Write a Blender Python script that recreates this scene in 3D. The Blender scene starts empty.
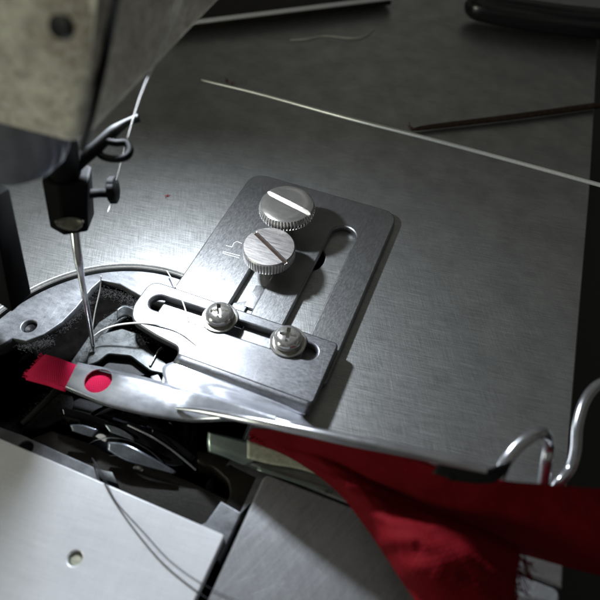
import bpy, bmesh, math, random
from mathutils import Vector, Matrix
random.seed(7)
S = bpy.context.scene
COL = S.collection

# ---------------------------------------------------------------- camera (1 unit = 1 cm)
PITCH, ROLL, FPX = math.radians(52.3), math.radians(1.8), 595.0
CAM = Vector((5.2269, -10.1414, 10.0))
EX, EY = 0.93768, 0.34751
fwd = Vector((-EY*math.cos(PITCH), EX*math.cos(PITCH), -math.sin(PITCH)))
R0 = Vector((EX, EY, 0)); U0 = Vector((-EY*math.sin(PITCH), EX*math.sin(PITCH), math.cos(PITCH)))
cR = math.cos(ROLL)*R0 + math.sin(ROLL)*U0
cU = -math.sin(ROLL)*R0 + math.cos(ROLL)*U0
cam_d = bpy.data.cameras.new('camera'); cam = bpy.data.objects.new('camera', cam_d); COL.objects.link(cam)
m = Matrix((cR, cU, -fwd)).transposed().to_4x4(); m.translation = CAM
cam.matrix_world = m
cam_d.sensor_width = 36; cam_d.lens = 36*FPX/600
cam_d.clip_start = 0.05; cam_d.clip_end = 400
cam_d.dof.use_dof = True; cam_d.dof.focus_distance = 12.8
cam_d.dof.aperture_fstop = (cam_d.lens/1000)/0.20
S.camera = cam

def P(px, py, z=0.0):
    """point at real height z whose picture position is (px,py) of the 600 px photograph"""
    d = fwd + ((px-300)/FPX)*cR - ((py-300)/FPX)*cU
    return CAM + d*((z-CAM.z)/d.z)
def P2(px, py, z=0.0):
    v = P(px, py, z); return (v.x, v.y)

# ---------------------------------------------------------------- world and lamps
w = bpy.data.worlds.new('World'); S.world = w; w.use_nodes = True
bg = w.node_tree.nodes['Background']; bg.inputs[1].default_value = 0.062
_nt = w.node_tree                       # dim workshop; bright patches added for the metal to reflect
_tc = _nt.nodes.new('ShaderNodeTexCoord'); _nz = _nt.nodes.new('ShaderNodeTexNoise'); _nz.inputs['Scale'].default_value = 2.2; _nz.inputs['Detail'].default_value = 3
_rp = _nt.nodes.new('ShaderNodeValToRGB'); _e = _rp.color_ramp.elements
_e[0].position = .40; _e[0].color = (.10, .105, .09, 1); _e[1].position = .66; _e[1].color = (1.75, 1.75, 1.62, 1)
_nt.links.new(_tc.outputs['Generated'], _nz.inputs['Vector']); _nt.links.new(_nz.outputs['Fac'], _rp.inputs[0]); _nt.links.new(_rp.outputs[0], bg.inputs[0])
S.view_settings.view_transform = 'Standard'; S.view_settings.look = 'None'
S.view_settings.exposure = 0.8; S.view_settings.gamma = 1.0

def area(name, loc, target, size, power, col):
    l = bpy.data.lights.new(name, 'AREA'); l.shape = 'DISK'; l.size = size; l.energy = power; l.color = col
    o = bpy.data.objects.new(name, l); COL.objects.link(o); o.location = loc
    o.rotation_euler = (Vector(target)-Vector(loc)).to_track_quat('-Z', 'Y').to_euler(); return o
# the machine's own work lamp, under the arm behind the needle
area('work_lamp', (-1.1, -2.7, 4.70), (0.5, -7.4, 0), 0.6, 960, (0.82, 0.90, 1.0))
# unseen fill light added at front left to brighten the casting
area('fill_lamp', (-14, -20, 5.5), (-1, -4, 5), 6, 800, (0.95, 1.0, 0.82))

# ---------------------------------------------------------------- materials
def newmat(name):
    mt = bpy.data.materials.new(name); mt.use_nodes = True
    nt = mt.node_tree; return mt, nt, nt.nodes['Principled BSDF']
def N(nt, t, **kw):
    n = nt.nodes.new(t)
    for k, v in kw.items():
        if k in n.inputs: n.inputs[k].default_value = v
        else: setattr(n, k, v)
    return n
def ramp(nt, src, a, b, ca, cb):
    r = nt.nodes.new('ShaderNodeValToRGB'); e = r.color_ramp.elements
    e[0].position = a; e[0].color = ca; e[1].position = b; e[1].color = cb
    nt.links.new(src, r.inputs[0]); return r
def g(v, a=1): return (v, v, v, a)
def noise(nt, scale, detail=3, rough=0.6, stretch=None, rot=0):
    tc = nt.nodes.new('ShaderNodeTexCoord'); mp = nt.nodes.new('ShaderNodeMapping')
    nt.links.new(tc.outputs['Object'], mp.inputs[0])
    mp.inputs['Rotation'].default_value = (0, 0, rot)
    if stretch:
        mp.vector_type = 'TEXTURE'; mp.inputs['Scale'].default_value = stretch
    n = N(nt, 'ShaderNodeTexNoise', Scale=scale, Detail=detail, Roughness=rough)
    nt.links.new(mp.outputs[0], n.inputs['Vector']); return n.outputs['Fac']
def mix(nt, fac, a, b, mode='MIX'):
    n = nt.nodes.new('ShaderNodeMix'); n.data_type = 'RGBA'; n.blend_type = mode
    for i, v in ((0, fac), (6, a), (7, b)):
        if hasattr(v, 'is_output'): nt.links.new(v, n.inputs[i])
        else: n.inputs[i].default_value = v
    return n.outputs[2]

def metal(name, col, rough, var=0.12, grain=0.25, rot=0.0, stain=0.35, metallic=0.9, gscale=16, bump=0.15, scratches=True, stretch=(9, 1, 1), rot2=None):
    mt, nt, b = newmat(name)
    n1 = noise(nt, gscale, 4, 0.7, stretch, rot)       # drawn grain
    n2 = noise(nt, 1.3, 4, 0.6)                       # cloudy wear
    n3 = noise(nt, 60, 2, 0.7)                        # speckle
    c2 = tuple(c*(1-stain) for c in col)
    base = mix(nt, ramp(nt, n2, 0.35, 0.68, g(0), g(1)).outputs[0], (*col, 1), (*c2, 1))
    gr = ramp(nt, n1, 0.3, 0.7, g(1-grain), g(1))
    base = mix(nt, 1.0, base, gr.outputs[0], 'MULTIPLY')
    if rot2 is not None:                              # second set of long brush lines
        n4 = noise(nt, gscale*1.3, 3, .7, (22, 1, 1), rot2)
        base = mix(nt, 1.0, base, ramp(nt, n4, .3, .7, g(1-grain*.55), g(1)).outputs[0], 'MULTIPLY')
        ad = N(nt, 'ShaderNodeMath', operation='ADD'); nt.links.new(n1, ad.inputs[0]); nt.links.new(n4, ad.inputs[1])
        hf = N(nt, 'ShaderNodeMath', operation='MULTIPLY'); nt.links.new(ad.outputs[0], hf.inputs[0]); hf.inputs[1].default_value = .5; n1 = hf.outputs[0]
    sp = ramp(nt, n3, 0.35, 0.62, g(1-grain*0.8), g(1))
    base = mix(nt, 1.0, base, sp.outputs[0], 'MULTIPLY')
    nt.links.new(base, b.inputs['Base Color'])
    b.inputs['Metallic'].default_value = metallic
    mr = N(nt, 'ShaderNodeMapRange'); nt.links.new(n1, mr.inputs[0])
    mr.inputs[1].default_value = .3; mr.inputs[2].default_value = .7
    mr.inputs[3].default_value = max(rough-var, .03); mr.inputs[4].default_value = rough+var
    a = N(nt, 'ShaderNodeMath', operation='MULTIPLY_ADD'); nt.links.new(n2, a.inputs[0]); a.inputs[1].default_value = var*1.6
    nt.links.new(mr.outputs[0], a.inputs[2]); rgh = a.outputs[0]
    h = n1
    if scratches:
        for k, (rt, st, th) in enumerate(((0.9, (.02, 3.5, 1), .70), (2.3, (.02, 2.8, 1), .71), (0.2, (.025, 3, 1), .72))):
            s = noise(nt, 1.6, 1, 0.5, st, rt)
            r = ramp(nt, s, th, th+.04, g(0), g(1))
            m2 = N(nt, 'ShaderNodeMath', operation='MULTIPLY_ADD'); nt.links.new(r.outputs[0], m2.inputs[0]); m2.inputs[1].default_value = .22
            nt.links.new(h, m2.inputs[2]); h = m2.outputs[0]
    nt.links.new(rgh, b.inputs['Roughness'])
    bp = N(nt, 'ShaderNodeBump', Strength=bump, Distance=0.004); nt.links.new(h, bp.inputs['Height'])
    nt.links.new(bp.outputs[0], b.inputs['Normal'])
    return mt
def simple(name, col, rough, metallic=0.0, nscale=3, var=0.3, bump=0.0, bscale=30, coat=0, sheen=0, spec=.5):
    mt, nt, b = newmat(name)
    n = noise(nt, nscale, 5, .65)
    nt.links.new(mix(nt, ramp(nt, n, .3, .7, g(0), g(1)).outputs[0], (*col, 1), (*[c*(1-var) for c in col], 1)), b.inputs['Base Color'])
    b.inputs['Roughness'].default_value = rough; b.inputs['Metallic'].default_value = metallic
    b.inputs['Specular IOR Level'].default_value = spec; b.inputs['Coat Weight'].default_value = coat; b.inputs['Sheen Weight'].default_value = sheen
    if bump:
        bp = N(nt, 'ShaderNodeBump', Strength=bump, Distance=0.01); nt.links.new(noise(nt, bscale, 4, .7), bp.inputs['Height'])
        nt.links.new(bp.outputs[0], b.inputs['Normal'])
    return mt

M = {}
M['bed'] = metal('brushed_bed_steel', (.56, .565, .55), .35, .09, .30, rot=.12, stain=.22, gscale=36, bump=.4, stretch=(22, 1, 1), metallic=.85, rot2=2.05)
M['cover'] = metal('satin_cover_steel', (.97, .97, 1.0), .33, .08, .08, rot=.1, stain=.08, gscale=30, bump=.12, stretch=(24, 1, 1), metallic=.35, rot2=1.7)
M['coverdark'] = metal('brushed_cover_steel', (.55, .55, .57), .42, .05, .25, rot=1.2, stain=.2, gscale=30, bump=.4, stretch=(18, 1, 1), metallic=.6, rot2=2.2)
M['bracket'] = metal('worn_plate_steel', (.31, .31, .31), .36, .07, .20, rot=1.5, stain=.25, gscale=34, bump=.35, stretch=(3, 1, 1))
M['slider'] = metal('polished_worn_steel', (.205, .205, .212), .40, .08, .26, rot=.1, stain=.30, gscale=26, bump=.4, stretch=(3, 1, 1))
M['chrome'] = metal('hammered_bright_steel', (.80, .82, .88), .15, .07, .12, stain=.5, gscale=3, bump=.7, stretch=(2, 1, 1), scratches=False, metallic=.72)
M['hookglint'] = metal('hook_glint_steel', (.34, .37, .42), .2, .05, .3, stain=.7, gscale=5, bump=.5, scratches=False, metallic=.7)
M['nickel'] = metal('nickel_screw', (.66, .64, .60), .14, .04, .12, stain=.25, gscale=10, bump=.2, scratches=False)
M['knurl'] = metal('dull_screw_steel', (.52, .49, .47), .36, .06, .25, stain=.25, gscale=22, bump=.3)
M['wire'] = metal('bright_wire', (.66, .66, .68), .17, .04, .1, stain=.35, gscale=8, bump=.1, scratches=False)
M['ring'] = metal('worn_throat_metal', (.31, .315, .33), .46, .08, .3, stain=.5, metallic=.75, gscale=9, bump=.5, stretch=(2, 1, 1))
M['gray'] = metal('dull_inner_metal', (.10, .105, .105), .36, .08, .4, stain=.6, metallic=.8, gscale=9, bump=.5, stretch=(2, 1, 1))
M['bracketgreen'] = metal('greenish_guide_metal', (.42, .50, .45), .26, .05, .15, stain=.3, gscale=6, bump=.2)
M['black'] = simple('greasy_black_metal', (.008, .008, .009), .5, .1, 4, .4, .4, 25, spec=.25)
M['blackgloss'] = simple('oily_black_hook', (.02, .02, .024), .08, .9, 2, .4, .03, 12)
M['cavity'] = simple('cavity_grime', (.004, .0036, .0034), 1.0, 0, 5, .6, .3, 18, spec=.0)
M['brown'] = simple('oily_brown_bar', (.018, .014, .009), .5, .0, 6, .6, .5, 20, spec=.25)
M['clamp'] = simple('black_oxide_clamp', (.002, .002, .002), .7, .0, 5, .3, .2, 30, spec=.06)
M['clampface'] = simple('clamp_highlight', (.16, .15, .12), .35, .8, 9, .5, .3, 30)
M['rubber'] = simple('black_cable', (.012, .014, .014), .22, 0, 5, .3, .1, 20)
M['rust'] = simple('rusty_rod', (.10, .06, .04), .5, .6, 9, .6, .6, 20)
M['dark'] = simple('dark_table', (.012, .010, .010), .5, 0, 3, .5, .6, 6)
M['cream'] = simple('cream_tab', (.62, .62, .48), .5, .1, 14, .45, .6, 24)
M['longneedle'] = simple('bright_long_needle', (.8, .8, .76), .3, .5, 20, .15)
M['slotdark'] = simple('slot_strip', (.03, .018, .012), .8, 0, 12, .6, .5, 30, spec=.1)
M['scrap'] = simple('pale_thread', (.8, .76, .70), .8, 0, 5, .3)
M['lint'] = simple('grey_lint', (.05, .047, .045), .9, 0, 5, .5)
M['thread'] = simple('white_thread', (.5, .49, .47), .7, 0, 20, .2)
M['greythread'] = simple('grey_thread', (.02, .02, .03), .7, 0, 20, .2)
M['mark'] = simple('scored_bright_metal', (.9, .9, .9), .35, .6, 20, .1)

def casting():
    mt, nt, b = newmat('grimy_cream_casting')
    n1 = noise(nt, .9, 6, .65); n2 = noise(nt, 5, 5, .75); n3 = noise(nt, 14, 4, .7)
    c = mix(nt, ramp(nt, n1, .40, .64, g(0), g(.85)).outputs[0], (.86, .82, .66, 1), (.34, .27, .20, 1))
    c = mix(nt, ramp(nt, n2, .42, .62, g(0), g(.7)).outputs[0], c, (.26, .22, .16, 1))
    c = mix(nt, ramp(nt, n3, .50, .62, g(0), g(.7)).outputs[0], c, (.7, .68, .62, 1))
    nt.links.new(c, b.inputs['Base Color']); b.inputs['Roughness'].default_value = .42
    bp = N(nt, 'ShaderNodeBump', Strength=.5, Distance=0.02); nt.links.new(n2, bp.inputs['Height']); nt.links.new(bp.outputs[0], b.inputs['Normal'])
    return mt
M['casting'] = casting()
M['boss'] = simple('blue_grey_bushing', (.16, .17, .21), .5, .2, 2, .5, .2, 12)

def fabric(name, col, amt=.5, bmp=.6, sc=9.0):
    mt, nt, b = newmat(name)
    uv = nt.nodes.new('ShaderNodeTexCoord')
    def wave(rot, sc):
        mp = nt.nodes.new('ShaderNodeMapping'); mp.inputs['Rotation'].default_value = (0, 0, rot)
        nt.links.new(uv.outputs['UV'], mp.inputs[0])
        wv = N(nt, 'ShaderNodeTexWave', Scale=sc, Distortion=2.2, Detail=2); nt.links.new(mp.outputs[0], wv.inputs['Vector']); return wv.outputs['Fac']
    a, c = wave(0.5, sc), wave(2.07, sc*1.15)
    mm = N(nt, 'ShaderNodeMath', operation='MULTIPLY'); nt.links.new(a, mm.inputs[0]); nt.links.new(c, mm.inputs[1])
    n = noise(nt, 4, 4, .6)
    c1 = mix(nt, ramp(nt, mm.outputs[0], .0, .8, g(0), g(1)).outputs[0], (*[x*(1-amt) for x in col], 1), (*col, 1))
    c1 = mix(nt, ramp(nt, n, .3, .7, g(0), g(.35)).outputs[0], c1, (*[x*.6 for x in col], 1))
    nt.links.new(c1, b.inputs['Base Color']); b.inputs['Roughness'].default_value = .8
    b.inputs['Specular IOR Level'].default_value = .12
    bp = N(nt, 'ShaderNodeBump', Strength=bmp, Distance=0.012); nt.links.new(mm.outputs[0], bp.inputs['Height']); nt.links.new(bp.outputs[0], b.inputs['Normal'])
    return mt
M['red'] = fabric('red_woven_lit', (.85, .02, .10), .35, .7)  # brighter copy of the one red cloth, coloured for its lit end
M['redshade'] = fabric('red_woven_shaded', (.23, .003, .009), .5, .45, 5.5)  # same cloth with the shade put into a darker colour

# ---------------------------------------------------------------- mesh helpers
def link(o, parent=None):
    COL.objects.link(o)
    if parent: o.parent = parent
    return o
def tag(o, label=None, cat=None, group=None, kind=None):
    for k, v in (('label', label), ('category', cat), ('group', group), ('kind', kind)):
        if v: o[k] = v
    return o
def empty(name, loc, label, cat, group=None):
    o = bpy.data.objects.new(name, None); o.location = loc; o.empty_display_size = .3
    link(o); bpy.context.view_layer.update(); return tag(o, label, cat, group)
def finish(o, mat, parent, smooth=True):
    if mat: o.data.materials.clear(); o.data.materials.append(mat)
    if smooth:
        o.data.shade_smooth() if hasattr(o.data, 'shade_smooth') else None
    link(o)
    if parent:
        o.parent = parent; o.matrix_parent_inverse = Matrix.Translation(parent.location).inverted()
    return o
def sharp(o, deg=35):
    bm = bmesh.new(); bm.from_mesh(o.data); bm.normal_update()
    for f in bm.faces:
        if abs(f.normal.z) > .9999 and len(f.verts) != 4: f.smooth = False
    for e in bm.edges:
        if len(e.link_faces) == 2 and e.calc_face_angle(0) > math.radians(deg): e.smooth = False
    bm.to_mesh(o.data); bm.free(); return o
def mesh(name, bm, mat, parent=None, smooth=True, deg=35):
    bmesh.ops.recalc_face_normals(bm, faces=bm.faces)
    me = bpy.data.meshes.new(name); bm.to_mesh(me); bm.free()
    o = bpy.data.objects.new(name, me); finish(o, mat, parent, smooth)
    if smooth: sharp(o, deg)
    return o
def rnd(pts, rads, n=8):
    """round the corners of a closed outline"""
    out = []; L = len(pts)
    if not hasattr(rads, '__len__'): rads = [rads]*L
    for i in range(L):
        p = Vector(pts[i]); a = Vector(pts[i-1])-p; b = Vector(pts[(i+1) % L])-p
        r = min(rads[i], a.length*.49, b.length*.49)
        if r <= 0: out.append(tuple(p)); continue
        A = p+a.normalized()*r; B = p+b.normalized()*r
        for k in range(n+1):
            t = k/n; q = A*(1-t)**2 + p*2*t*(1-t) + B*t*t; out.append(tuple(q))
    return out
def circ(cx, cy, r, n=48, a0=0, a1=2*math.pi):
    full = abs(a1-a0-2*math.pi) < 1e-6
    return [(cx+r*math.cos(a0+(a1-a0)*k/(n if full else n-1)), cy+r*math.sin(a0+(a1-a0)*k/(n if full else n-1))) for k in range(n)]
def slot(x0, y0, x1, y1, r, n=12):
    d = Vector((x1-x0, y1-y0)); a = math.atan2(d.y, d.x)
    return [(x1+r*math.cos(a-math.pi/2+math.pi*k/n), y1+r*math.sin(a-math.pi/2+math.pi*k/n)) for k in range(n+1)] + \
           [(x0+r*math.cos(a+math.pi/2+math.pi*k/n), y0+r*math.sin(a+math.pi/2+math.pi*k/n)) for k in range(n+1)]
def inset(pts, d):
    """move a loop towards its own inside by d"""
    A = sum(a[0]*b[1]-b[0]*a[1] for a, b in zip(pts, pts[1:]+pts[:1])); sg = 1 if A > 0 else -1
    out = []; L = len(pts)
    for i in range(L):
        p = Vector(pts[i]); a = (p-Vector(pts[i-1])); b = (Vector(pts[(i+1) % L])-p)
        if a.length < 1e-7: a = b
        if b.length < 1e-7: b = a
        a = a.normalized(); b = b.normalized()
        na = Vector((-a.y, a.x)); nb = Vector((-b.y, b.x)); n = (na+nb)
        n = n.normalized() if n.length > 1e-6 else na
        k = 1/max(n.dot(na), .5)
        out.append(tuple(p+n*(sg*d*k)))
    return out
def dedupe(pts):
    out = []
    for p in pts:
        if not out or (Vector(p)-Vector(out[-1])).length > 1e-4: out.append(tuple(p))
    if (Vector(out[0])-Vector(out[-1])).length < 1e-4: out.pop()
    return out
def plate(name, outer, holes, z0, z1, bev, mat, parent=None):
    """flat plate with real holes and a small rolled edge"""
    from mathutils.geometry import tessellate_polygon
    loops = [dedupe(outer)]+[dedupe(h) for h in holes]
    bm = bmesh.new(); top = []; bot = []
    prof = [(0, z0+bev), (0, z1-bev), (bev*.29, z1-bev*.29), (bev, z1)]
    for li, lp in enumerate(loops):
        s = 1 if li == 0 else -1
        rings = [[bm.verts.new((p[0], p[1], z)) for p in inset(lp, s*o)] for o, z in [(bev, z0)]+prof]
        for a, b in zip(rings, rings[1:]):
            for k in range(len(a)): 
                f = bm.faces.new((a[k], a[(k+1) % len(a)], b[(k+1) % len(a)], b[k])); f.smooth = True
        top.append(rings[-1]); bot.append(rings[0])
    for grp in (top, bot):
        flat = [v for l in grp for v in l]
        for t in tessellate_polygon([[v.co for v in l] for l in grp]):
            try: bm.faces.new([flat[i] for i in t])
            except ValueError: pass
    bmesh.ops.recalc_face_normals(bm, faces=bm.faces)
    me = bpy.data.meshes.new(name); bm.to_mesh(me); bm.free()
    o = bpy.data.objects.new(name, me); finish(o, mat, parent, True); return sharp(o, 50)
def cr(pts, sub=6):
    """Catmull-Rom through points (tuples of any size)"""
    pts = [Vector(p) for p in pts]; out = []
    for i in range(len(pts)-1):
        p0 = pts[i-1] if i else pts[0]*2-pts[1]; p1, p2 = pts[i], pts[i+1]
        p3 = pts[i+2] if i+2 < len(pts) else p2*2-p1
        for k in range(sub):
            t = k/sub
            out.append(.5*((2*p1)+(p2-p0)*t+(2*p0-5*p1+4*p2-p3)*t*t+(3*p1-p0-3*p2+p3)*t**3))
    out.append(pts[-1].copy()); return out
def tube(name, pts, r, mat, parent=None, n=14, sub=6, bm=None, cap=True):
    own = bm is None
    if own: bm = bmesh.new()
    rs = r if hasattr(r, '__len__') else [r]*len(pts)
    c = cr([(p[0], p[1], p[2], q) for p, q in zip(pts, rs)], sub) if sub > 1 else [Vector((p[0], p[1], p[2], q)) for p, q in zip(pts, rs)]
    ctr = [v.to_3d() for v in c]; prev = None; rings = []
    up = Vector((0, 0, 1))
    for i, v in enumerate(ctr):
        t = (ctr[min(i+1, len(ctr)-1)]-ctr[max(i-1, 0)]).normalized()
        if prev is None:
            nrm = t.cross(up if abs(t.z) < .9 else Vector((1, 0, 0))).normalized()
        else: nrm = (prev - t*prev.dot(t)).normalized()
        prev = nrm; bi = t.cross(nrm); rr = max(c[i][3], 1e-4)
        rings.append([bm.verts.new(v+nrm*rr*math.cos(2*math.pi*k/n)+bi*rr*math.sin(2*math.pi*k/n)) for k in range(n)])
    for a, b in zip(rings, rings[1:]):
        for k in range(n): bm.faces.new((a[k], a[(k+1) % n], b[(k+1) % n], b[k]))
    if cap: bm.faces.new(rings[0]); bm.faces.new(rings[-1][::-1])
    return mesh(name, bm, mat, parent, True, 60) if own else None
def lathe(name, prof, mat, parent=None, loc=(0, 0, 0), n=64, knurl=None, deg=35, rot=None):
    """profile (r,z); knurl=(z0,z1,depth,teeth)"""
    bm = bmesh.new(); rings = []
    for r, z in prof:
        ring = []
        for k in range(n):
            rr = r
            if knurl and knurl[0] <= z <= knurl[1]: rr = r-knurl[2]*(1 if k % knurl[3] == 0 else (.35 if k % knurl[3] in (1, knurl[3]-1) else 0))
            v = Vector((rr*math.cos(2*math.pi*k/n), rr*math.sin(2*math.pi*k/n), z))
            if rot: v = rot @ v
            ring.append(bm.verts.new(v+Vector(loc)))
        rings.append(ring)
    for a, b in zip(rings, rings[1:]):
        for k in range(n): bm.faces.new((a[k], a[(k+1) % n], b[(k+1) % n], b[k]))
    bm.faces.new(rings[0][::-1]); bm.faces.new(rings[-1])
    return mesh(name, bm, mat, parent, True, deg)
def hull_prism(name, poly, z0, z1, mat, parent=None, bev=.02, top=None):
    """solid from outline (x,y) at z0 to outline top at z1"""
    bm = bmesh.new(); top = top or poly
    a = [bm.verts.new((*p, z0)) for p in poly]; b = [bm.verts.new((*p, z1)) for p in top]
    bm.faces.new(a[::-1]); bm.faces.new(b)
    for k in range(len(a)): bm.faces.new((a[k], a[(k+1) % len(a)], b[(k+1) % len(a)], b[k]))
    if bev: bmesh.ops.bevel(bm, geom=bm.edges[:], offset=bev, segments=2, affect='EDGES', profile=.6)
    return mesh(name, bm, mat, parent, True, 50)
def grid(name, rows, mat, parent=None, su=6, sv=5, thick=.03, wob=0, uvs=1.0, seed=0, offset=0):
    """smooth sheet through rows of 3-D points, given real thickness"""
    R = [cr(r, su) for r in rows]; n = len(R[0])
    cols = [cr([r[i] for r in R], sv) for i in range(n)]; mrow = len(cols[0])
    from mathutils import noise as NZ
    bm = bmesh.new(); uvl = bm.loops.layers.uv.new('UVMap')
    V = []; T = {}
    for i in range(n):
        col = []
        for j in range(mrow):
            q_ = cols[i][j]; dz = wob*(NZ.noise(Vector((q_.x*.7+seed, q_.y*2.6, 3.1)))+.5*NZ.noise(Vector((q_.x*2.0, q_.y*5.5, 7)))+.25*NZ.noise(q_*9)) if wob else 0
            col.append(bm.verts.new(q_+Vector((0, -dz*.4, dz))))
        V.append(col)
    u = [0]
    for i in range(1, n): u.append(u[-1]+(cols[i][mrow//2]-cols[i-1][mrow//2]).length)
    vv = [0]
    for j in range(1, mrow): vv.append(vv[-1]+(cols[n//2][j]-cols[n//2][j-1]).length)
    for i in range(n-1):
        for j in range(mrow-1):
            f = bm.faces.new((V[i][j], V[i+1][j], V[i+1][j+1], V[i][j+1]))
            for l, (a, b) in zip(f.loops, ((i, j), (i+1, j), (i+1, j+1), (i, j+1))): l[uvl].uv = (u[a]*uvs, vv[b]*uvs)
    me = bpy.data.meshes.new(name); bmesh.ops.recalc_face_normals(bm, faces=bm.faces)
    if sum(f.normal.z*f.calc_area() for f in bm.faces) < 0: bmesh.ops.reverse_faces(bm, faces=bm.faces)
    bm.to_mesh(me); bm.free()
    o = bpy.data.objects.new(name, me); finish(o, mat, parent)
    s = o.modifiers.new('s', 'SOLIDIFY'); s.thickness = thick; s.offset = offset-1 if offset == 0 else offset
    return o
def box(bm, c, sx, sy, sz, rz=0, tilt=None):
    m4 = Matrix.Translation(c) @ Matrix.Rotation(rz, 4, 'Z')
    if tilt: m4 = m4 @ tilt
    bmesh.ops.create_cube(bm, size=1, matrix=m4 @ Matrix.Diagonal((sx, sy, sz, 1)))
def cut(o, cutter):
    """real boolean cut, applied, cutter removed"""
    md = o.modifiers.new('b', 'BOOLEAN'); md.object = cutter; md.operation = 'DIFFERENCE'; md.solver = 'EXACT'; md.use_self = True
    bpy.context.view_layer.update()
    me = bpy.data.meshes.new_from_object(o.evaluated_get(bpy.context.evaluated_depsgraph_get()))
    o.modifiers.clear(); o.data = me; bpy.data.objects.remove(cutter); sharp(o, 35); return o
def pl(pts, z): return [P2(x, y, z) for x, y in pts]

# ---------------------------------------------------------------- the setting: machine bed and what lies round it
CX, CY = -.2, -6.2
# one closed outline: bed with the round mouth and the slide-plate recess opening to the front
mouth = [p for p in circ(CX, CY, 3.0, 90, math.radians(212.9), math.radians(-8.0)) ]
outline = [(-22, 24), (-22, -7.83), (-2.75, -7.83)] + mouth + [(2.86, -6.60), (8.42, -6.60), (8.25, -4), (7.98, 3), (7.55, 11), (7.2, 24)]
bh = P(307, 257, 0)
bed = plate('bed', outline, [circ(bh.x, bh.y, .40, 40)], -.6, 0, .035, M['bed']); tag(bed, kind='structure')
under = plate('floor', [(-30, -30), (40, -30), (40, 40), (-30, 40)], [], -3.2, -3.0, .01, M['dark']); tag(under, kind='structure')

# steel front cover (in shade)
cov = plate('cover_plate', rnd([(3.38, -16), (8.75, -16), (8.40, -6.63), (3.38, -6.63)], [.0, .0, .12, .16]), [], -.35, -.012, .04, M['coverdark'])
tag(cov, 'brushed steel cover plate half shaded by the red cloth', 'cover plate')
sh = circ(*P2(75, 558, -.004), .115, 32)
sl = empty('slide_plate', (1, -8.5, 0), 'bright bare slide plate with one small round hole at bottom left', 'slide plate')
plate('plate_body', rnd([(-12, -16), (3.2, -16), (3.2, -7.84), (-12, -7.84)], [0, 0, .06, 0]), [sh], -.22, -.004, .02, M['cover'], sl)
c = P(75, 558, -.004)
lathe('hole_plug', [(.09, -.16), (.10, -.11), (.088, -.07), (.03, -.06)], M['cream'], sl, (c.x, c.y, 0), 32)
# dark well under everything
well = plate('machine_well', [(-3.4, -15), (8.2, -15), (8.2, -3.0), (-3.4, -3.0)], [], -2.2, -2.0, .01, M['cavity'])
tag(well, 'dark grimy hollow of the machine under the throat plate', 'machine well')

# ---------------------------------------------------------------- throat plate
tz = -.14
cav = pl([(-70, 330), (-30, 352), (0, 345), (12, 338), (26, 341), (44, 334), (62, 322), (76, 308), (92, 288), (101, 280), (120, 284), (141, 296), (170, 305), (230, 360),
          (268, 440), (275, 470), (260, 492), (240, 512), (221, 501), (206, 522), (190, 530), (110, 500), (98, 478), (94, 467), (60, 452), (25, 436), (0, 427), (-70, 405)], tz)
ringout = [(-4.6, -6.0)] + [p for p in circ(CX, CY, 2.93, 90, math.radians(178), math.radians(-10))] + [(2.72, -6.66), (3.27, -6.7), (3.27, -8.2), (-4.6, -8.2)]
thr = empty('throat_plate', (-.2, -6.2, 0), 'worn pale throat plate around the dark needle opening', 'throat plate')
h1 = circ(*P2(29, 326, tz), .155, 28); h2 = circ(*P2(25, 448, tz), .14, 28)
plate('ring', ringout, [cav, h1, h2], tz-.35, tz, .02, M['ring'], thr)
for (hx, hy) in ((29, 326), (25, 448)):
    c = P(hx, hy, tz)
    lathe('plate_screw', [(.13, tz-.3), (.13, tz-.12), (.11, tz-.1), (.03, tz-.13)], M['black'], thr, (c.x, c.y, 0), 24)
# raised lip of the bed mouth
rim = bmesh.new()
pts = [(CX+2.985*math.cos(a), CY+2.985*math.sin(a), -.075) for a in [math.radians(210-k*6) for k in range(0, 36)]]
tube('rim_bead', pts, .028, M['nickel'], thr, sub=3, n=8)

# ---------------------------------------------------------------- parts down in the opening
hk = empty('rotary_hook', P(140, 460, -1.1), 'oily black rotary hook glinting in the dark opening', 'rotary hook')
rotx = Matrix.Rotation(math.radians(62), 3, 'X') @ Matrix.Rotation(math.radians(6), 3, 'Y')
c = P(135, 470, -1.25)
lathe('hook_body', [(.2, .50), (.75, .46), (1.12, .30), (1.28, .12), (1.34, -.1), (1.36, -.5), (.9, -.6)], M['blackgloss'], hk, tuple(c), 72, deg=25, rot=rotx)
lathe('hook_rim', [(1.30, .18), (1.40, .16), (1.44, .05), (1.42, -.1), (1.38, -.12)], M['blackgloss'], hk, tuple(c), 72, rot=rotx)
grid('hook_glint_long', [[P(108, 442, -0.07), P(126, 444, -0.05), P(145, 454, -0.07), (P(176, 472, -0.22))], [P(107, 450, -0.14), P(122, 459, -0.14), P(140, 465, -0.17), P(174, 474, -0.24)]], M['hookglint'], hk, thick=.05)  # hook highlights drawn as pale steel pieces, this and the next two
grid('hook_glint_short', [[P(70, 425, -0.02), P(82, 425, 0.00), P(98, 430, -0.02)], [P(72, 431, -0.08), P(84, 435, -0.08), P(92, 437, -0.08)]], M['hookglint'], hk, thick=.06)
grid('hook_glint_curved', [[P(104, 424, 0.00), P(118, 428, 0.02), P(133, 437, 0.00)], [P(110, 432, -0.02), P(121, 436, -0.02), P(134, 441, -0.02)]], M['hookglint'], hk, thick=.04)
tube('hook_wire', [P(128, 425, 0.03), P(152, 437, 0.06), P(172, 450, -0.02), P(196, 470, -0.22)], .018, M['wire'], hk, n=8)

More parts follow.
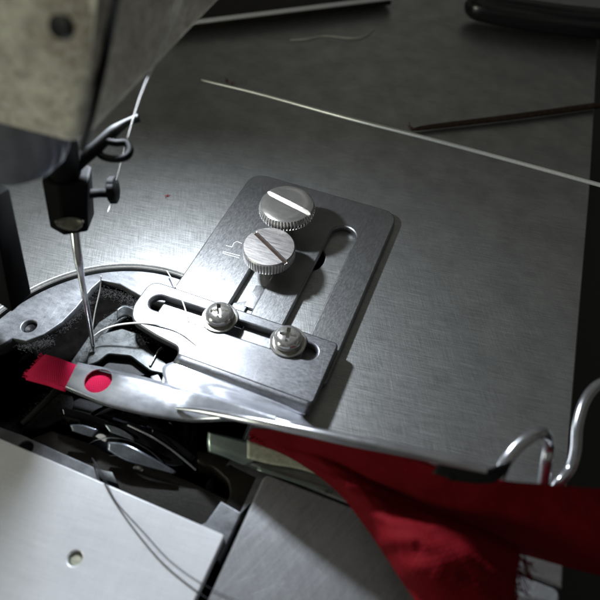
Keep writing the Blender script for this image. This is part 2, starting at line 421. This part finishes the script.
for rr_, zz_ in ((1.02, .375), (.70, .475), (.40, .49)):
    pts = [c+rotx @ Vector((rr_*math.cos(a), rr_*math.sin(a), zz_)) for a in [k*math.pi/18 for k in range(37)]]
    tube('hook_glint_ring', pts, .014, M['hookglint'], hk, n=8, sub=1)  # thin rings added as bright edge glints on the hook
lathe('hook_screw', [(.13, .44), (.13, .56), (.10, .59), (.02, .59)], M['nickel'], hk, tuple(c+rotx @ Vector((.3, .55, 0))), 24, rot=rotx)
grid('hook_lever', [[P(60, 408, -.05), P(85, 413, -.05), P(120, 426, -.1)], [P(62, 415, -.12), P(84, 420, -.12), P(118, 432, -.15)]], M['blackgloss'], hk, thick=.06)
grid('hook_lever', [[P(150, 428, -.05), P(175, 440, -.1), P(196, 456, -.2)], [P(149, 433, -.12), P(172, 447, -.16), P(192, 462, -.25)]], M['blackgloss'], hk, thick=.06)
bar = empty('bobbin_bar', P(100, 450, -.5), 'long dark oily bar beside the throat plate edge', 'machine bar')
a = pl([(32, 438), (52, 430), (110, 450), (190, 482), (232, 500), (228, 535), (190, 535), (100, 505), (30, 455)], -.45)
hull_prism('bar_body', a, -1.2, -.45, M['brown'], bar, .04)
a = pl([(196, 450), (270, 458), (262, 495), (235, 530), (205, 524), (222, 508), (230, 495), (228, 481), (214, 468), (196, 462)], -.25)
plate('side_block', rnd(a, .08), [], -.9, -.25, .04, M['brown'], bar)
a = pl([(86, 466), (112, 472), (118, 484), (100, 478)], -.30)
hull_prism('bar_tab', a, -.44, -.30, M['gray'], bar, .02)

fd = empty('needle_guard', P(120, 345, -.3), 'small dull metal guard with a hole where the needle enters', 'needle guard')
gp = pl([(88, 352), (100, 334), (122, 328), (140, 334), (150, 350), (168, 364), (164, 374), (150, 371), (130, 356), (108, 354), (98, 362), (86, 366)], -.12)
plate('guard_plate', rnd(gp, .05), [], -.24, -.12, .025, M['gray'], fd)
gp = pl([(70, 362), (98, 322), (122, 306), (134, 305), (134, 312), (112, 326), (92, 352), (100, 372), (75, 385)], -.2)
plate('guard_arm', rnd(gp, .04), [], -.5, -.2, .03, M['gray'], fd)
gp = pl([(92, 362), (112, 356), (130, 358), (150, 376), (120, 378), (96, 372)], -.3)
plate('guard_base', rnd(gp, .04), [], -.9, -.3, .03, M['black'], fd)
gp = pl([(164, 372), (174, 371), (178, 380), (168, 388), (160, 384)], .05)
hull_prism('guard_block', gp, -.4, .05, M['slider'], fd, .025)
gp = pl([(150, 376), (158, 374), (162, 381), (154, 385)], .0)
hull_prism('guard_stub', gp, -.4, .0, M['slider'], fd, .025)
tube('guard_pin', [P(150, 366, -.1), P(158, 352, -.1), P(162, 348, -.12)], .028, M['nickel'], fd, n=8)

fr = empty('feed_rail', P(50, 400, -.3), 'dusty narrow rail slanting through the dark opening', 'feed rail')
tube('rail_rod', [P(22, 424, -.35), P(45, 402, -.3), P(70, 376, -.25)], [.05, .06, .05], M['gray'], fr, n=8)
gp = pl([(20, 430), (60, 392), (90, 400), (140, 418), (118, 430), (62, 418), (46, 428)], -.5)
plate('rail_block', rnd(gp, .06), [], -1.2, -.5, .04, M['black'], fr)

# dark casting inside the mouth behind the needle
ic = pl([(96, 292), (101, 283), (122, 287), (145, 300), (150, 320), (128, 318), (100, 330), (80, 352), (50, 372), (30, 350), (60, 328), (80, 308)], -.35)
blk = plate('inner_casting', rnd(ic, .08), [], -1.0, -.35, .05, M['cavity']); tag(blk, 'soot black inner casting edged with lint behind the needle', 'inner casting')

# lint: fine fibres nobody could count
def lint(name, segs, count, r, mat, spread=.08, ln=.16, label=None, seed=1):
    rg = random.Random(seed); bm = bmesh.new()
    for _ in range(count):
        a, b = rg.choice(segs); t = rg.random()
        p = a.lerp(b, t)+Vector((rg.gauss(0, spread), rg.gauss(0, spread), rg.gauss(0, spread*.35)))
        d = Vector((rg.gauss(0, 1), rg.gauss(0, 1), rg.gauss(0, .5))).normalized()*ln*rg.uniform(.3, 1)
        k = Vector((rg.gauss(0, 1), rg.gauss(0, 1), rg.gauss(0, .7)))*ln*.3
        tube('', [p, p+d*.5+k, p+d], r*rg.uniform(.5, 1), None, n=4, sub=3, bm=bm, cap=False)
    o = mesh(name, bm, mat, None); return tag(o, label, 'lint', kind='stuff')
lint('lint', [(P(22, 424, -.28), P(70, 376, -.2)), (P(70, 376, -.2), P(100, 335, -.12)), (P(100, 330, -.12), P(132, 306, -.15)), (P(180, 440, -.5), P(205, 470, -.5)),
              (P(96, 290, -.3), P(140, 302, -.3)), (P(60, 330, -.3), P(92, 300, -.3)), (P(20, 346, -.25), P(50, 342, -.25)), (P(60, 395, -.3), P(70, 420, -.4)), (P(195, 345, .1), P(130, 335, .1))],
     4200, .0017, M['lint'], .07, .06, 'grey lint and dust clinging inside the opening')

# ---------------------------------------------------------------- folder attachment (base plate + sliding folder)
fa = empty('folder_attachment', (1.9, -1.8, 0), 'steel tape folder on a slotted plate screwed to the bed', 'tape folder')
s1 = slot(2.80, -.90, 2.80, -4.6, .29); s2 = slot(1.52, -2.35, 1.52, -4.6, .25)
plate('base_plate', rnd([(0, -4.7), (3.78, -4.7), (3.78, .30), (0, .30)], [.1, .1, .40, .45]), [s1, s2], .004, .165, .035, M['bracket'], fa)
# stepped insert seen in the short slot
hull_prism('slot_insert', [(1.55, -3.55), (1.76, -3.55), (1.76, -2.9), (1.55, -2.95)], .01, .10, M['bracket'], fa, .015)
hull_prism('slot_insert', [(1.30, -3.9), (1.60, -3.9), (1.60, -3.35), (1.30, -3.55)], .01, .07, M['bracket'], fa, .015)
# scored characters near the lower thumb screw
mk = bmesh.new()
def stroke(a, b, wd):
    A = Vector((*P2(*a, .165), .1665)); B = Vector((*P2(*b, .165), .1665)); d = B-A
    box(mk, (A+B)/2, d.length, wd, .004, math.atan2(d.y, d.x))
for a, b in (((223, 251.5), (240, 255.8)), ((223, 253.3), (239, 258)), ((223, 251.5), (223, 253.5)), ((226, 245.5), (232, 247)), ((232, 247), (234, 243)), ((234, 243), (237, 241.5)), ((237, 241.5), (242, 243.5))): stroke(a, b, .013)
mesh('scored_mark', mk, M['mark'], fa, False)

# slider plate
yT, yB = -3.86, -5.28
so = rnd([(-.42, yT), (3.74, yT), (3.74, yB), (.98, yB), (.90, yB+.16), (.35, -5.05), (-.25, -4.92), (-.42, -4.62)], [.28, .12, .10, .0, .12, .1, .15, .15])
plate('slider_plate', so, [slot(.02, -4.33, 3.24, -4.26, .19)], .17, .38, .035, M['slider'], fa)
# rounded lip running down to the folder
lip = [[(.98, yB+.05, .374), (1.9, yB+.05, .374), (2.9, yB+.05, .374), (3.72, yB+.05, .374)],
       [(.98, yB-.05, .36), (1.9, yB-.05, .36), (2.9, yB-.05, .36), (3.72, yB-.05, .36)],
       [(.96, yB-.11, .32), (1.9, yB-.11, .32), (2.9, yB-.11, .32), (3.72, yB-.12, .30)],
       [(.94, yB-.15, .25), (1.9, yB-.15, .25), (2.9, yB-.17, .25), (3.72, yB-.17, .20)]]
grid('slider_lip', lip, M['slider'], fa, thick=.05, su=8)
# bright folder bed between lip and funnel
fb = [[(.93, yB-.12, .27), (1.6, yB-.13, .28), (2.4, yB-.14, .28), (3.1, yB-.15, .27), (3.66, yB-.16, .22)],
      [(.80, yB-.30, .25), (1.6, yB-.34, .31), (2.4, yB-.34, .36), (3.1, yB-.32, .34), (3.66, yB-.25, .25)],
      [P(166, 386, .30), P(198, 394, .40), P(240, 409, .85), P(285, 421, 1.15), P(316, 429, 1.3)]]
grid('folder_bed', fb, M['chrome'], fa, thick=.05, su=8, sv=8)
# funnel
def zt(px): return .30+.10*min(max((px-70)/120, 0), 1)+.80*max((px-192)/85, 0)
fu = [[(77, 363.5), (90, 366), (111, 370), (140, 377), (166, 384), (192, 391), (235, 403), (275, 416)],
      [(73.5, 372), (89, 374), (109, 381), (137, 387), (163, 394), (192, 401), (235, 410), (276, 420)],
      [(69, 381), (86, 385), (107, 392), (133, 399), (161, 406), (192, 411), (236, 415), (277, 424)],
      [(65, 388), (84, 396), (104, 404), (131, 411), (160, 417), (194, 421), (237, 420), (278, 429)]]
F = []
for f_, dz in ((0, -.05), (.07, .015), (.30, .03), (.62, .03), (.90, .015), (.985, -.03)):
    F.append([P(a[0]+(b[0]-a[0])*f_, a[1]+(b[1]-a[1])*f_, zt(a[0])+.04+dz) for a, b in zip(fu[0], fu[3])])
F = [[P(x+1, y-1, zt(x)-.09) for x, y in fu[0]]] + F + [[P(x, y+1.5, zt(x)-.12) for x, y in fu[3]]]
fun = grid('funnel', F, M['chrome'], fa, su=5, sv=6, thick=.035)
md = fun.modifiers; bpy.context.view_layer.update()
me = bpy.data.meshes.new_from_object(fun.evaluated_get(bpy.context.evaluated_depsgraph_get())); fun.modifiers.clear(); fun.data = me
hc = P(98.5, 381, .37)
cutter = lathe('cutter', [(.255, -1), (.255, 1)], None, None, tuple(hc), 40)
cut(fun, cutter)
# tab under the slider's left end
grid('edge_tab', [[P(146, 318, .30), P(165, 328, .27), P(180, 337, .27), P(190, 347, .27)], [P(147, 327, .22), P(160, 338, .2), P(175, 344, .2), P(186, 350, .22)]], M['slider'], fa, thick=.05)
grid('edge_tab', [[P(117, 309, .2), P(124, 305, .2), P(134, 309, .2)], [P(117, 320, .1), P(126, 316, .1), P(138, 320, .1)]], M['gray'], fa, thick=.05)

# long rail with rolled bright edge, and its skirt
rp = [(177, 408, .46), (205, 411.5, .72), (250, 420, 1.08), (300, 430, 1.38), (350, 440.5, 1.62), (400, 450, 1.82), (450, 461, 1.97), (487, 470, 2.05)]
tube('rail_edge', [P(*p) for p in rp], [.03, .055, .075, .085, .09, .09, .085, .06], M['wire'], fa, n=14)
rl = [[P(x, y, z) for x, y, z in rp[1:]],
      [P(x, y, z)+Vector((0, .10, -.1)) for x, y, z in rp[1:]],
      [P(x, y, z)+Vector((0, .12, -.24)) for x, y, z in rp[1:]]]
grid('rail_skirt', rl, M['gray'], fa, thick=.05)
# end flange with rivet
fl = [[P(440, 462, 1.90), P(465, 468, 1.95), P(489, 469, 2.02), P(500, 465, 2.04), P(512, 461, 2.05)],
      [P(432, 473, 1.80), P(456, 481, 1.85), P(480, 484, 1.9), P(496, 482, 1.95), P(506, 474, 1.99)]]
grid('end_flange', fl, M['black'], fa, thick=.05)
lathe('rivet', [(.08, .0), (.08, .02), (.06, .03), (.02, .032)], M['brown'], fa, tuple(P(452, 476, 1.84)), 24)
# bent wire guide
tube('wire_guide', [P(498, 480, 1.70), P(505, 463, 1.87), P(517, 447, 2.01), P(532, 436, 2.11), P(544, 434, 2.04), P(549, 445, 1.62), P(546, 465, 1.38), P(543, 490, 0.95),
                    P(548, 500, 0.80), P(560, 482, 1.05), P(571, 468, 1.15), P(576, 450, 1.30), P(578, 425, 1.45), P(586, 400, 1.60), P(601, 384, 1.70), P(630, 376, 1.75)], .088, M['wire'], fa, n=16)
# lower guide (greenish metal) and cream tab
grid('lower_guide', [[P(208, 432, .18), P(232, 437, .18), P(262, 445, .16)], [P(207, 442, .10), P(228, 450, .12), P(258, 458, .1)], [P(208, 452, .0), P(226, 458, .02), P(244, 466, .0)]], M['bracketgreen'], fa, thick=.06)
grid('cream_tab', [[P(247, 440, .19), P(272, 447, .20), P(305, 455, .2), P(345, 470, .18)], [P(247, 458, .12), P(270, 464, .13), P(303, 470, .12), P(345, 485, .1)]], M['cream'], fa, thick=.05)
grid('guide_foot', [[P(258, 466, .03), P(295, 478, .03), P(332, 490, .03)], [P(257, 470, .02), P(293, 482, .02), P(328, 494, .02)]], M['bracketgreen'], fa, thick=.03)

# ---------------------------------------------------------------- screws
def thumb(name, cx, cy, z0, z1, r, a, label, mat, dome):
    t = empty(name, (cx, cy, .2), label, 'thumb screw', 'knurled thumb screws on the folder plate')
    h = z1-z0
    lathe('shaft', [(.17, .0), (.17, z0)], M['nickel'], t, (cx, cy, 0), 24)
    if z0 > .4: lathe('collar', [(r*.62, z0-.12), (r*.66, z0-.03), (r*.66, z0)], M['nickel'], t, (cx, cy, 0), 40)
    if dome:
        prof = [(r*.70, z0), (r*.92, z0+.02), (r, z0+.07), (r, z0+.07+h*.3), (r*.985, z0+h*.62), (r*.93, z0+h*.86), (r*.83, z1-.01), (r*.6, z1), (.02, z1)]
        k = (z0+.05, z0+.1+h*.32, .035, 6)
    else:
        prof = [(r*.80, z0), (r*.97, z0+.01), (r, z0+.04), (r, z1-.05), (r*.985, z1-.03), (r*.95, z1), (r*.6, z1+.004), (.02, z1+.006)]
        k = (z0+.02, z1-.045, .022, 6)
    hd = lathe('head', prof, mat, t, (cx, cy, 0), 6*52, k, 30)
    bm = bmesh.new(); box(bm, Vector((cx, cy, z1+.04)), 3, .125 if dome else .10, .24, a)
    cut(hd, mesh('cutter', bm, None, None, False))
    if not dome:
        bm = bmesh.new(); box(bm, Vector((cx, cy, z1-.075)), r*1.9, .098, .012, a); mesh('slot_strip', bm, M['slotdark'], t, False)  # thin dark brown strip laid on the slot floor
    return t
def ang(p, q, z):
    a, b = P(*p, z), P(*q, z); return math.atan2((b-a).y, (b-a).x)
c = P(287, 202, 1.05)
thumb('thumb_screw', c.x, c.y, .72, 1.05, .62, ang((266, 187), (310, 209), 1.05), 'polished domed thumb screw with a bright slot, farther up the plate', M['nickel'], True)
c = P(269, 246, .86)
thumb('thumb_screw', c.x, c.y, .56, .86, .555, ang((251, 230), (284, 262), .86), 'dull flat thumb screw with a dark worn slot, nearer the slider', M['knurl'], False)

def pan(px, py, rz, label):
    c = P(px, py, .42); t = empty('pan_head_screw', (c.x, c.y, .38), label, 'screw', 'cross head screws in the slider slot')
    z = .384
    lathe('washer', [(.20, z), (.355, z), (.365, z+.02), (.355, z+.045), (.26, z+.05), (.2, z+.03)], M['nickel'], t, (c.x, c.y, 0), 48)
    hd = lathe('head', [(.22, z+.03), (.275, z+.06), (.285, z+.12), (.265, z+.19), (.21, z+.245), (.12, z+.27), (.02, z+.275)], M['nickel'], t, (c.x, c.y, 0), 48, deg=60)
    bm = bmesh.new(); v = Vector((c.x, c.y, z+.28))
    for q in (0, math.pi/2):
        m4 = Matrix.Translation(v) @ Matrix.Rotation(rz+q, 4, 'Z')
        r = bmesh.ops.create_cone(bm, segments=4, radius1=.02, radius2=.20, depth=.24, cap_ends=True, matrix=m4 @ Matrix.Diagonal((1, .36, 1, 1)) @ Matrix.Rotation(0, 4, 'Z'))
    # two crossed wedges joined into one cutter would self-overlap, so cut one after the other
    bm.free()
    for q in (0, math.pi/2):
        b2 = bmesh.new(); box(b2, v, .34, .075, .22, rz+q); cut(hd, mesh('cutter', b2, None, None, False))
    return t
pan(220, 317, .5, 'cross head screw on a washer, nearer the needle')
pan(288, 341, .25, 'cross head screw on a washer at the slot end away from the needle')

# ---------------------------------------------------------------- red fabric
ft = empty('fabric_strip', P(300, 450, .3), 'red woven fabric strip fed through the folder, its end poking out left', 'fabric')
te = [[P(45, 354, .26), P(50, 355.5, .31), P(60, 358.5, .30), P(80, 366, .25), P(100, 371, .24), P(118, 376, .24)],
      [P(38, 361, .29), P(44, 362.5, .35), P(57, 366, .34), P(76, 372, .28), P(98, 379, .29), P(116, 385, .27)],
      [P(31, 368, .29), P(38, 370, .35), P(53, 375, .33), P(72, 381, .27), P(94, 390, .27), P(112, 395, .26)],
      [P(25, 374, .24), P(33, 377, .30), P(49, 382.5, .27), P(68, 388, .22), P(90, 397, .2), P(108, 401, .2)]]
grid('folded_end', te, M['red'], ft, thick=.05, su=6, sv=6, uvs=1.0)
lo = [[P(24, 372, .24), P(36, 377, .25), P(48, 381, .25), P(66, 389, .25)], [P(26, 380, .14), P(37, 383, .17), P(48, 386, .17), P(65, 392, .17)]]
grid('folded_under', lo, M['red'], ft, thick=.05, uvs=1.0)
A = [[P(252, 430, .60), P(300, 434, 1.0), P(350, 446, 1.30), P(400, 457, 1.52), P(450, 470, 1.68), P(500, 482, 1.8), P(550, 486, 1.8), P(600, 490, 1.8), P(660, 494, 1.8)],
     [P(250, 432, .46), P(300, 442, .74), P(350, 458, .95), P(400, 477, 1.1), P(450, 495, 1.22), P(500, 505, 1.35), P(550, 512, 1.38), P(600, 520, 1.4), P(660, 530, 1.4)],
     [P(249, 434, .36), P(302, 452, .50), P(348, 470, .60), P(395, 500, .66), P(445, 525, .76), P(510, 540, .80), P(555, 548, .85), P(600, 558, .88), P(660, 566, .9)],
     [P(249, 437, .28), P(303, 456, .38), P(346, 476, .42), P(392, 510, .44), P(445, 538, .46), P(515, 553, .42), P(556, 564, .45), P(600, 576, .45), P(660, 590, .5)]]
grid('upper_strip', A, M['redshade'], ft, thick=.04, su=12, sv=10, uvs=1.0, wob=.09)
B = [[P(262, 434, .34), P(315, 450, .55), P(360, 475, .74), P(410, 500, .92), P(460, 520, 1.0), P(519, 545, .86)],
     [P(256, 436, .32), P(308, 453, .52), P(352, 477, .80), P(404, 508, 1.10), P(462, 532, 1.28), P(519, 562, 1.05)],
     [P(250, 437, .29), P(300, 455, .46), P(345, 482, .80), P(394, 520, 1.20), P(452, 553, 1.42), P(516, 585, 1.1)],
     [P(249, 440, .24), P(293, 458, .36), P(338, 486, .66), P(380, 525, 1.05), P(426, 580, 1.25), P(508, 625, 1.0)],
     [P(250, 441, .18), P(292, 459, .22), P(334, 489, .40), P(366, 528, .62), P(404, 585, .8), P(450, 650, .8)]]
grid('hanging_fold', B, M['redshade'], ft, thick=.04, su=14, sv=10, uvs=1.0, wob=.11, seed=3)
fr_ = bmesh.new(); rg = random.Random(5)
for k in range(46):
    t = rg.random(); a = P(519, 549, .72).lerp(P(512, 615, .55), t)
    d = Vector((rg.uniform(.02, .3), rg.uniform(-.25, .05), rg.uniform(-.2, .05)))
    tube('', [a-d*.2, a+d*.4+Vector((0, rg.uniform(-.05, .05), .02)), a+d+Vector((0, 0, -.04))], rg.uniform(.005, .012), None, n=5, sub=3, bm=fr_, cap=False)
mesh('frayed_edge', fr_, M['redshade'], ft); fr_ = bmesh.new()
for k in range(60):
    t = rg.random(); a = P(44, 355, .27).lerp(P(25, 378, .2), t)
    d = Vector((rg.uniform(-.09, .0), rg.uniform(-.05, .05), rg.uniform(-.03, .04)))
    tube('', [a, a+d*.5, a+d], .006, None, n=5, sub=3, bm=fr_, cap=False)
mesh('frayed_edge', fr_, M['red'], ft); fr_ = bmesh.new()
for k in range(70):
    t = rg.random(); a = P(251, 433, .34).lerp(P(300, 454, .30), t)
    d = Vector((rg.uniform(-.1, .06), rg.uniform(-.12, .02), rg.uniform(-.03, .05)))
    tube('', [a, a+d*.5, a+d], .006, None, n=5, sub=3, bm=fr_, cap=False)
mesh('frayed_edge', fr_, M['redshade'], ft)

# ---------------------------------------------------------------- sewing head
hd = empty('sewing_head', P(60, 150, 4.6), 'blurred grimy cream casting of the sewing arm above the needle', 'machine head')
ZB = 5.0
G0 = P(84, 152, ZB); Gm = P(110, 130, ZB); back = Vector((-.35, 1, 0))
G1 = Gm + (P(228, 0, ZB)-Gm)*1.9
bm = bmesh.new()
L_ = 7.0
vs = {}
def V_(k, p): vs[k] = bm.verts.new(p)
V_('f0', P(80, 154, ZB)); V_('f1', P(-40, 124, ZB+.5)-Vector((2, 0, 0))); V_('f2', P(-90, -60, 7.6)-Vector((1, 0, 0))); V_('f3', P(119, -30, 7.2))
V_('s1', P(252, -28, ZB+.1)); V_('s2', G1+Vector((0, 2, 0))); V_('s3', G1+Vector((0, 2, 5)));V_('s4', P(119, -30, 7.2)+Vector((0, 0, 2)))
V_('f2u', P(-90, -60, 7.6)+Vector((-1, 0, 2)))
V_('b1', Vector((-8, -4, ZB))); V_('b2', Vector((-8, 9, ZB))); V_('b3', Vector((-8, 9, 9.6))); V_('b4', Vector((-8, -4, 9.6)))
def F_(*k): bm.faces.new([vs[i] for i in k])
F_('f0', 'f3', 'f2', 'f1')
F_('f0', 's2', 's3', 's4', 'f3')
F_('f0', 'f1', 'b1', 'b2', 's2')
F_('f1', 'f2', 'f2u', 'b4', 'b1'); F_('f3', 's4', 'f2u', 'f2'); F_('b1', 'b4', 'b3', 'b2'); F_('s2', 'b2', 'b3', 's3'); F_('s3', 'b3', 'b4', 'f2u', 's4')
bm.verts.remove(vs['s1'])
bmesh.ops.bevel(bm, geom=bm.edges[:], offset=.28, segments=5, affect='EDGES', profile=.5)
mesh('arm_casting', bm, M['casting'], hd, True, 70)
# seam between face cover and arm
tube('cover_seam', [P(82, 150, ZB+.02), P(92, 112, 5.6), P(106, 50, 6.2), P(117, -10, 7.0)], .05, M['black'], hd, n=8)
# dark oil hole in the face
hp = P(62, 27, 6.85)
lathe('oil_hole', [(.12, -.05), (.12, .06), (.06, .05)], M['black'], hd, tuple(hp), 24, rot=Matrix.Rotation(math.radians(60), 3, 'X'))
# bushing boss at lower left
bo = pl([(-40, 190), (20, 190), (48, 180), (66, 162), (70, 148), (40, 130), (-40, 130)], 4.45)
to = pl([(-50, 106), (25, 106), (60, 109), (76, 116), (80, 104), (60, 84), (-50, 80)], 5.4)
hull_prism('lower_cover', bo, 4.45, 5.4, M['boss'], hd, .16, to)
# presser bar / foot block far left
pb = empty('presser_bar', P(10, 300, 1.0), 'dark blurred presser foot bar coming down at left edge', 'presser bar')
bt = pl([(-25, 288), (12, 313), (32, 294), (0, 270)], .9); tp = pl([(-45, 186), (-10, 200), (10, 188), (-20, 175)], 3.2)
hull_prism('bar_block', bt, .9, 3.2, M['clamp'], pb, .05, tp)

# ---------------------------------------------------------------- needle clamp, needle, thread guide
nc = empty('needle_clamp', P(68, 200, 2.6), 'black needle clamp block with needle hanging from the head', 'needle clamp')
zc0, zc1 = 2.35, 3.3
bo = pl([(50, 228), (64, 236), (88, 232), (95, 214), (74, 208), (54, 212)], zc0)
to = pl([(41, 180), (58, 186), (88, 184), (92, 166), (72, 160), (48, 164)], zc1)
hull_prism('clamp_block', bo, zc0, zc1, M['clamp'], nc, .05, to)
grid('bevel_highlight', [[P(55, 222, 2.78), P(64, 218.5, 2.8), P(75, 218, 2.8), P(83, 221.5, 2.78)], [P(57, 226, 2.64), P(65, 230, 2.60), P(76, 231, 2.60), P(82, 227, 2.64)]], M['clampface'], nc, thick=.03)  # pale facet painted in as the highlight on the lower bevel
tube('needle_bar', [P(66, 176, 3.2), P(62, 150, 3.9), P(58, 120, 4.7)], .26, M['clamp'], nc, n=24)
nd = tube('needle', [P(74, 222, 2.42), P(76.5, 245, 2.08), P(79, 262, 1.8), P(81, 275, 1.55), P(85, 298, 1.1), P(90, 325, .45), P(93, 346, .02), P(94, 352, -.1)],
          [.082, .082, .080, .062, .055, .048, .040, .006], M['wire'], nc, n=14)
tube('clamp_screw', [P(86, 194, 2.95), P(98, 193, 2.9), P(107, 193, 2.9), P(108, 193, 2.9)], [.09, .08, .08, .08], M['clamp'], nc)
rr = (P(112, 193, 2.9)-P(100, 193, 2.9)).normalized()
q = Vector((0, 0, 1)).rotation_difference(rr).to_matrix()
lathe('screw_knob', [(.20, -.07), (.24, -.05), (.24, .05), (.20, .07)], M['clamp'], nc, tuple(P(113, 190, 2.9)), 48, (-.06, .06, .02, 6), rot=q)
tube('thread_guide', [P(68, 172, 3.4), P(80, 161, 3.55), P(96, 148, 3.7), P(112, 133, 3.85), P(120, 127, 3.9), P(128, 122, 3.95), P(139, 118, 4.0)], [.13, .12, .11, .10, .08, .06, .07], M['clamp'], nc, n=12)
tube('guide_loop', [P(114, 130, 3.8), P(108, 140, 3.8), P(116, 143, 3.78), P(126, 143, 3.75), P(130, 150, 3.7), P(126, 157, 3.65), P(114, 159, 3.6), P(102, 156, 3.6), P(98, 150, 3.65)], .062, M['clamp'], nc, n=12)

# ---------------------------------------------------------------- loose tools and threads
tw = tube('long_needle', [P(201, 79.5, .30), P(208, 81.5, .31), P(260, 94, .42), P(340, 116, .62), P(430, 139, .82), P(520, 163, 1.0), P(600, 185, 1.2), P(680, 207, 1.4)],
          [.012, .03, .04, .048, .05, .05, .05, .05], M['longneedle'], None, n=12)
tag(tw, 'long thin bright steel needle lying across the bed to the right edge', 'needle')
rd = tube('thin_rod', [P(412, 130, .08), P(430, 127, .1), P(520, 116, .12), P(600, 105, .12), P(650, 98, .12)], [.03, .07, .085, .09, .09], M['rust'], None, n=10)
tag(rd, 'dark rusty thin rod lying flat beyond the long steel needle', 'rod')
cb = tube('cable', [P(474, 4, .5), P(480, 7, .5), P(520, 14, .5), P(560, 20, .5), P(610, 25, .5), P(680, 30, .5)], [.30, .42, .46, .46, .46, .46], M['rubber'], None, n=24)
tag(cb, 'thick glossy black cable end at the top right of the bed', 'cable')
# raised column foot at the far back
cf = empty('column_foot', P(300, 5, 0), 'raised metal foot with a bright edge at the far back of the bed', 'machine foot')
e0 = P(215, 19, .42); e1 = P(385, -2, .42); d = (e1-e0).normalized(); nrm_ = Vector((-d.y, d.x, 0))
e0 = e0-d*3; e1 = e1+d*.3
hull_prism('foot_body', [(e0+nrm_*.08).xy[:], (e1+nrm_*.08).xy[:], (e1+nrm_*7).xy[:], (e0+nrm_*7).xy[:]],   .10, .40, M['brown'], cf, .05)
tube('bright_edge', [e0+Vector((0, 0, -.02)), (e0+e1)/2+Vector((0, 0, -.02)), e1+Vector((0, 0, -.02))], .07, M['cover'], cf)
th_l = []
def thread(pts, r, mat, label, grp=None):
    o = tube('thread', pts, r, mat, None, n=8, sub=8); tag(o, label, 'thread', grp); return o
thread([P(186, -20, 7.2), P(165, 40, 6.0), P(140, 98, 4.6), P(122, 160, 3.4), P(112, 200, 2.7), P(108, 212, 2.55)], [.011]*6, M['thread'], 'white thread running down past the head to the needle clamp')
thread([P(101, 276, 1.2), P(100, 290, .95), P(95, 312, .6), P(92, 334, .25), P(93, 346, .05)], [.011]*5, M['thread'], 'faint white thread close beside the needle')
thread([P(94, 336, .12), P(103, 330, .2), P(118, 325, .3), P(140, 323, .38), P(160, 325, .42), P(178, 331, .42), P(196, 345, .40)], [.013, .018, .02, .02, .018, .014, .008], M['thread'], 'white thread curving from the needle along the folder edge')
thread([P(167, 271, .06), P(174, 283, .3), P(182, 300, .41), P(188, 318, .41)], [.013]*4, M['thread'], 'short white thread end crossing the left end of the slot')
thread([P(92, 458, -.1), P(100, 472, .015), P(112, 497, .012), P(135, 530, .012), P(165, 565, .012), P(205, 597, .012), P(240, 620, .012)], [.007]*7, M['greythread'], 'left one of two dark threads on the bright slide plate')
thread([P(93, 459, -.08), P(104, 476, .015), P(116, 501, .012), P(142, 530, .012), P(172, 562, .012), P(210, 588, .012), P(250, 606, .012)], [.005]*7, M['greythread'], 'right one of two dark threads on the bright slide plate')
thread([P(290, 40, .02), P(305, 39, .05), P(325, 36, .02), P(350, 38, .06), P(365, 36, .03), P(374, 29, .02)], [.018]*6, M['scrap'], 'loose pale thread scrap lying at the top of the bed')
# red fluff specks on the bed
rf = bmesh.new(); rg = random.Random(11)
for (x, y, s) in ((232, 84, .07), (226, 81, .05), (167, 196, .035), (412, 128, .06)):
    for k in range(9):
        a = P(x, y, .02)+Vector((rg.gauss(0, s*.5), rg.gauss(0, s*.5), 0)); d_ = Vector((rg.gauss(0, s), rg.gauss(0, s), abs(rg.gauss(0, s*.2))))
        tube('', [a, a+d_*.5+Vector((0, 0, s*.2)), a+d_], .006, None, n=4, sub=2, bm=rf, cap=False)
tag(mesh('fluff', rf, M['redshade'], None), 'tiny red fluff specks scattered on the bed', 'fluff', kind='stuff')
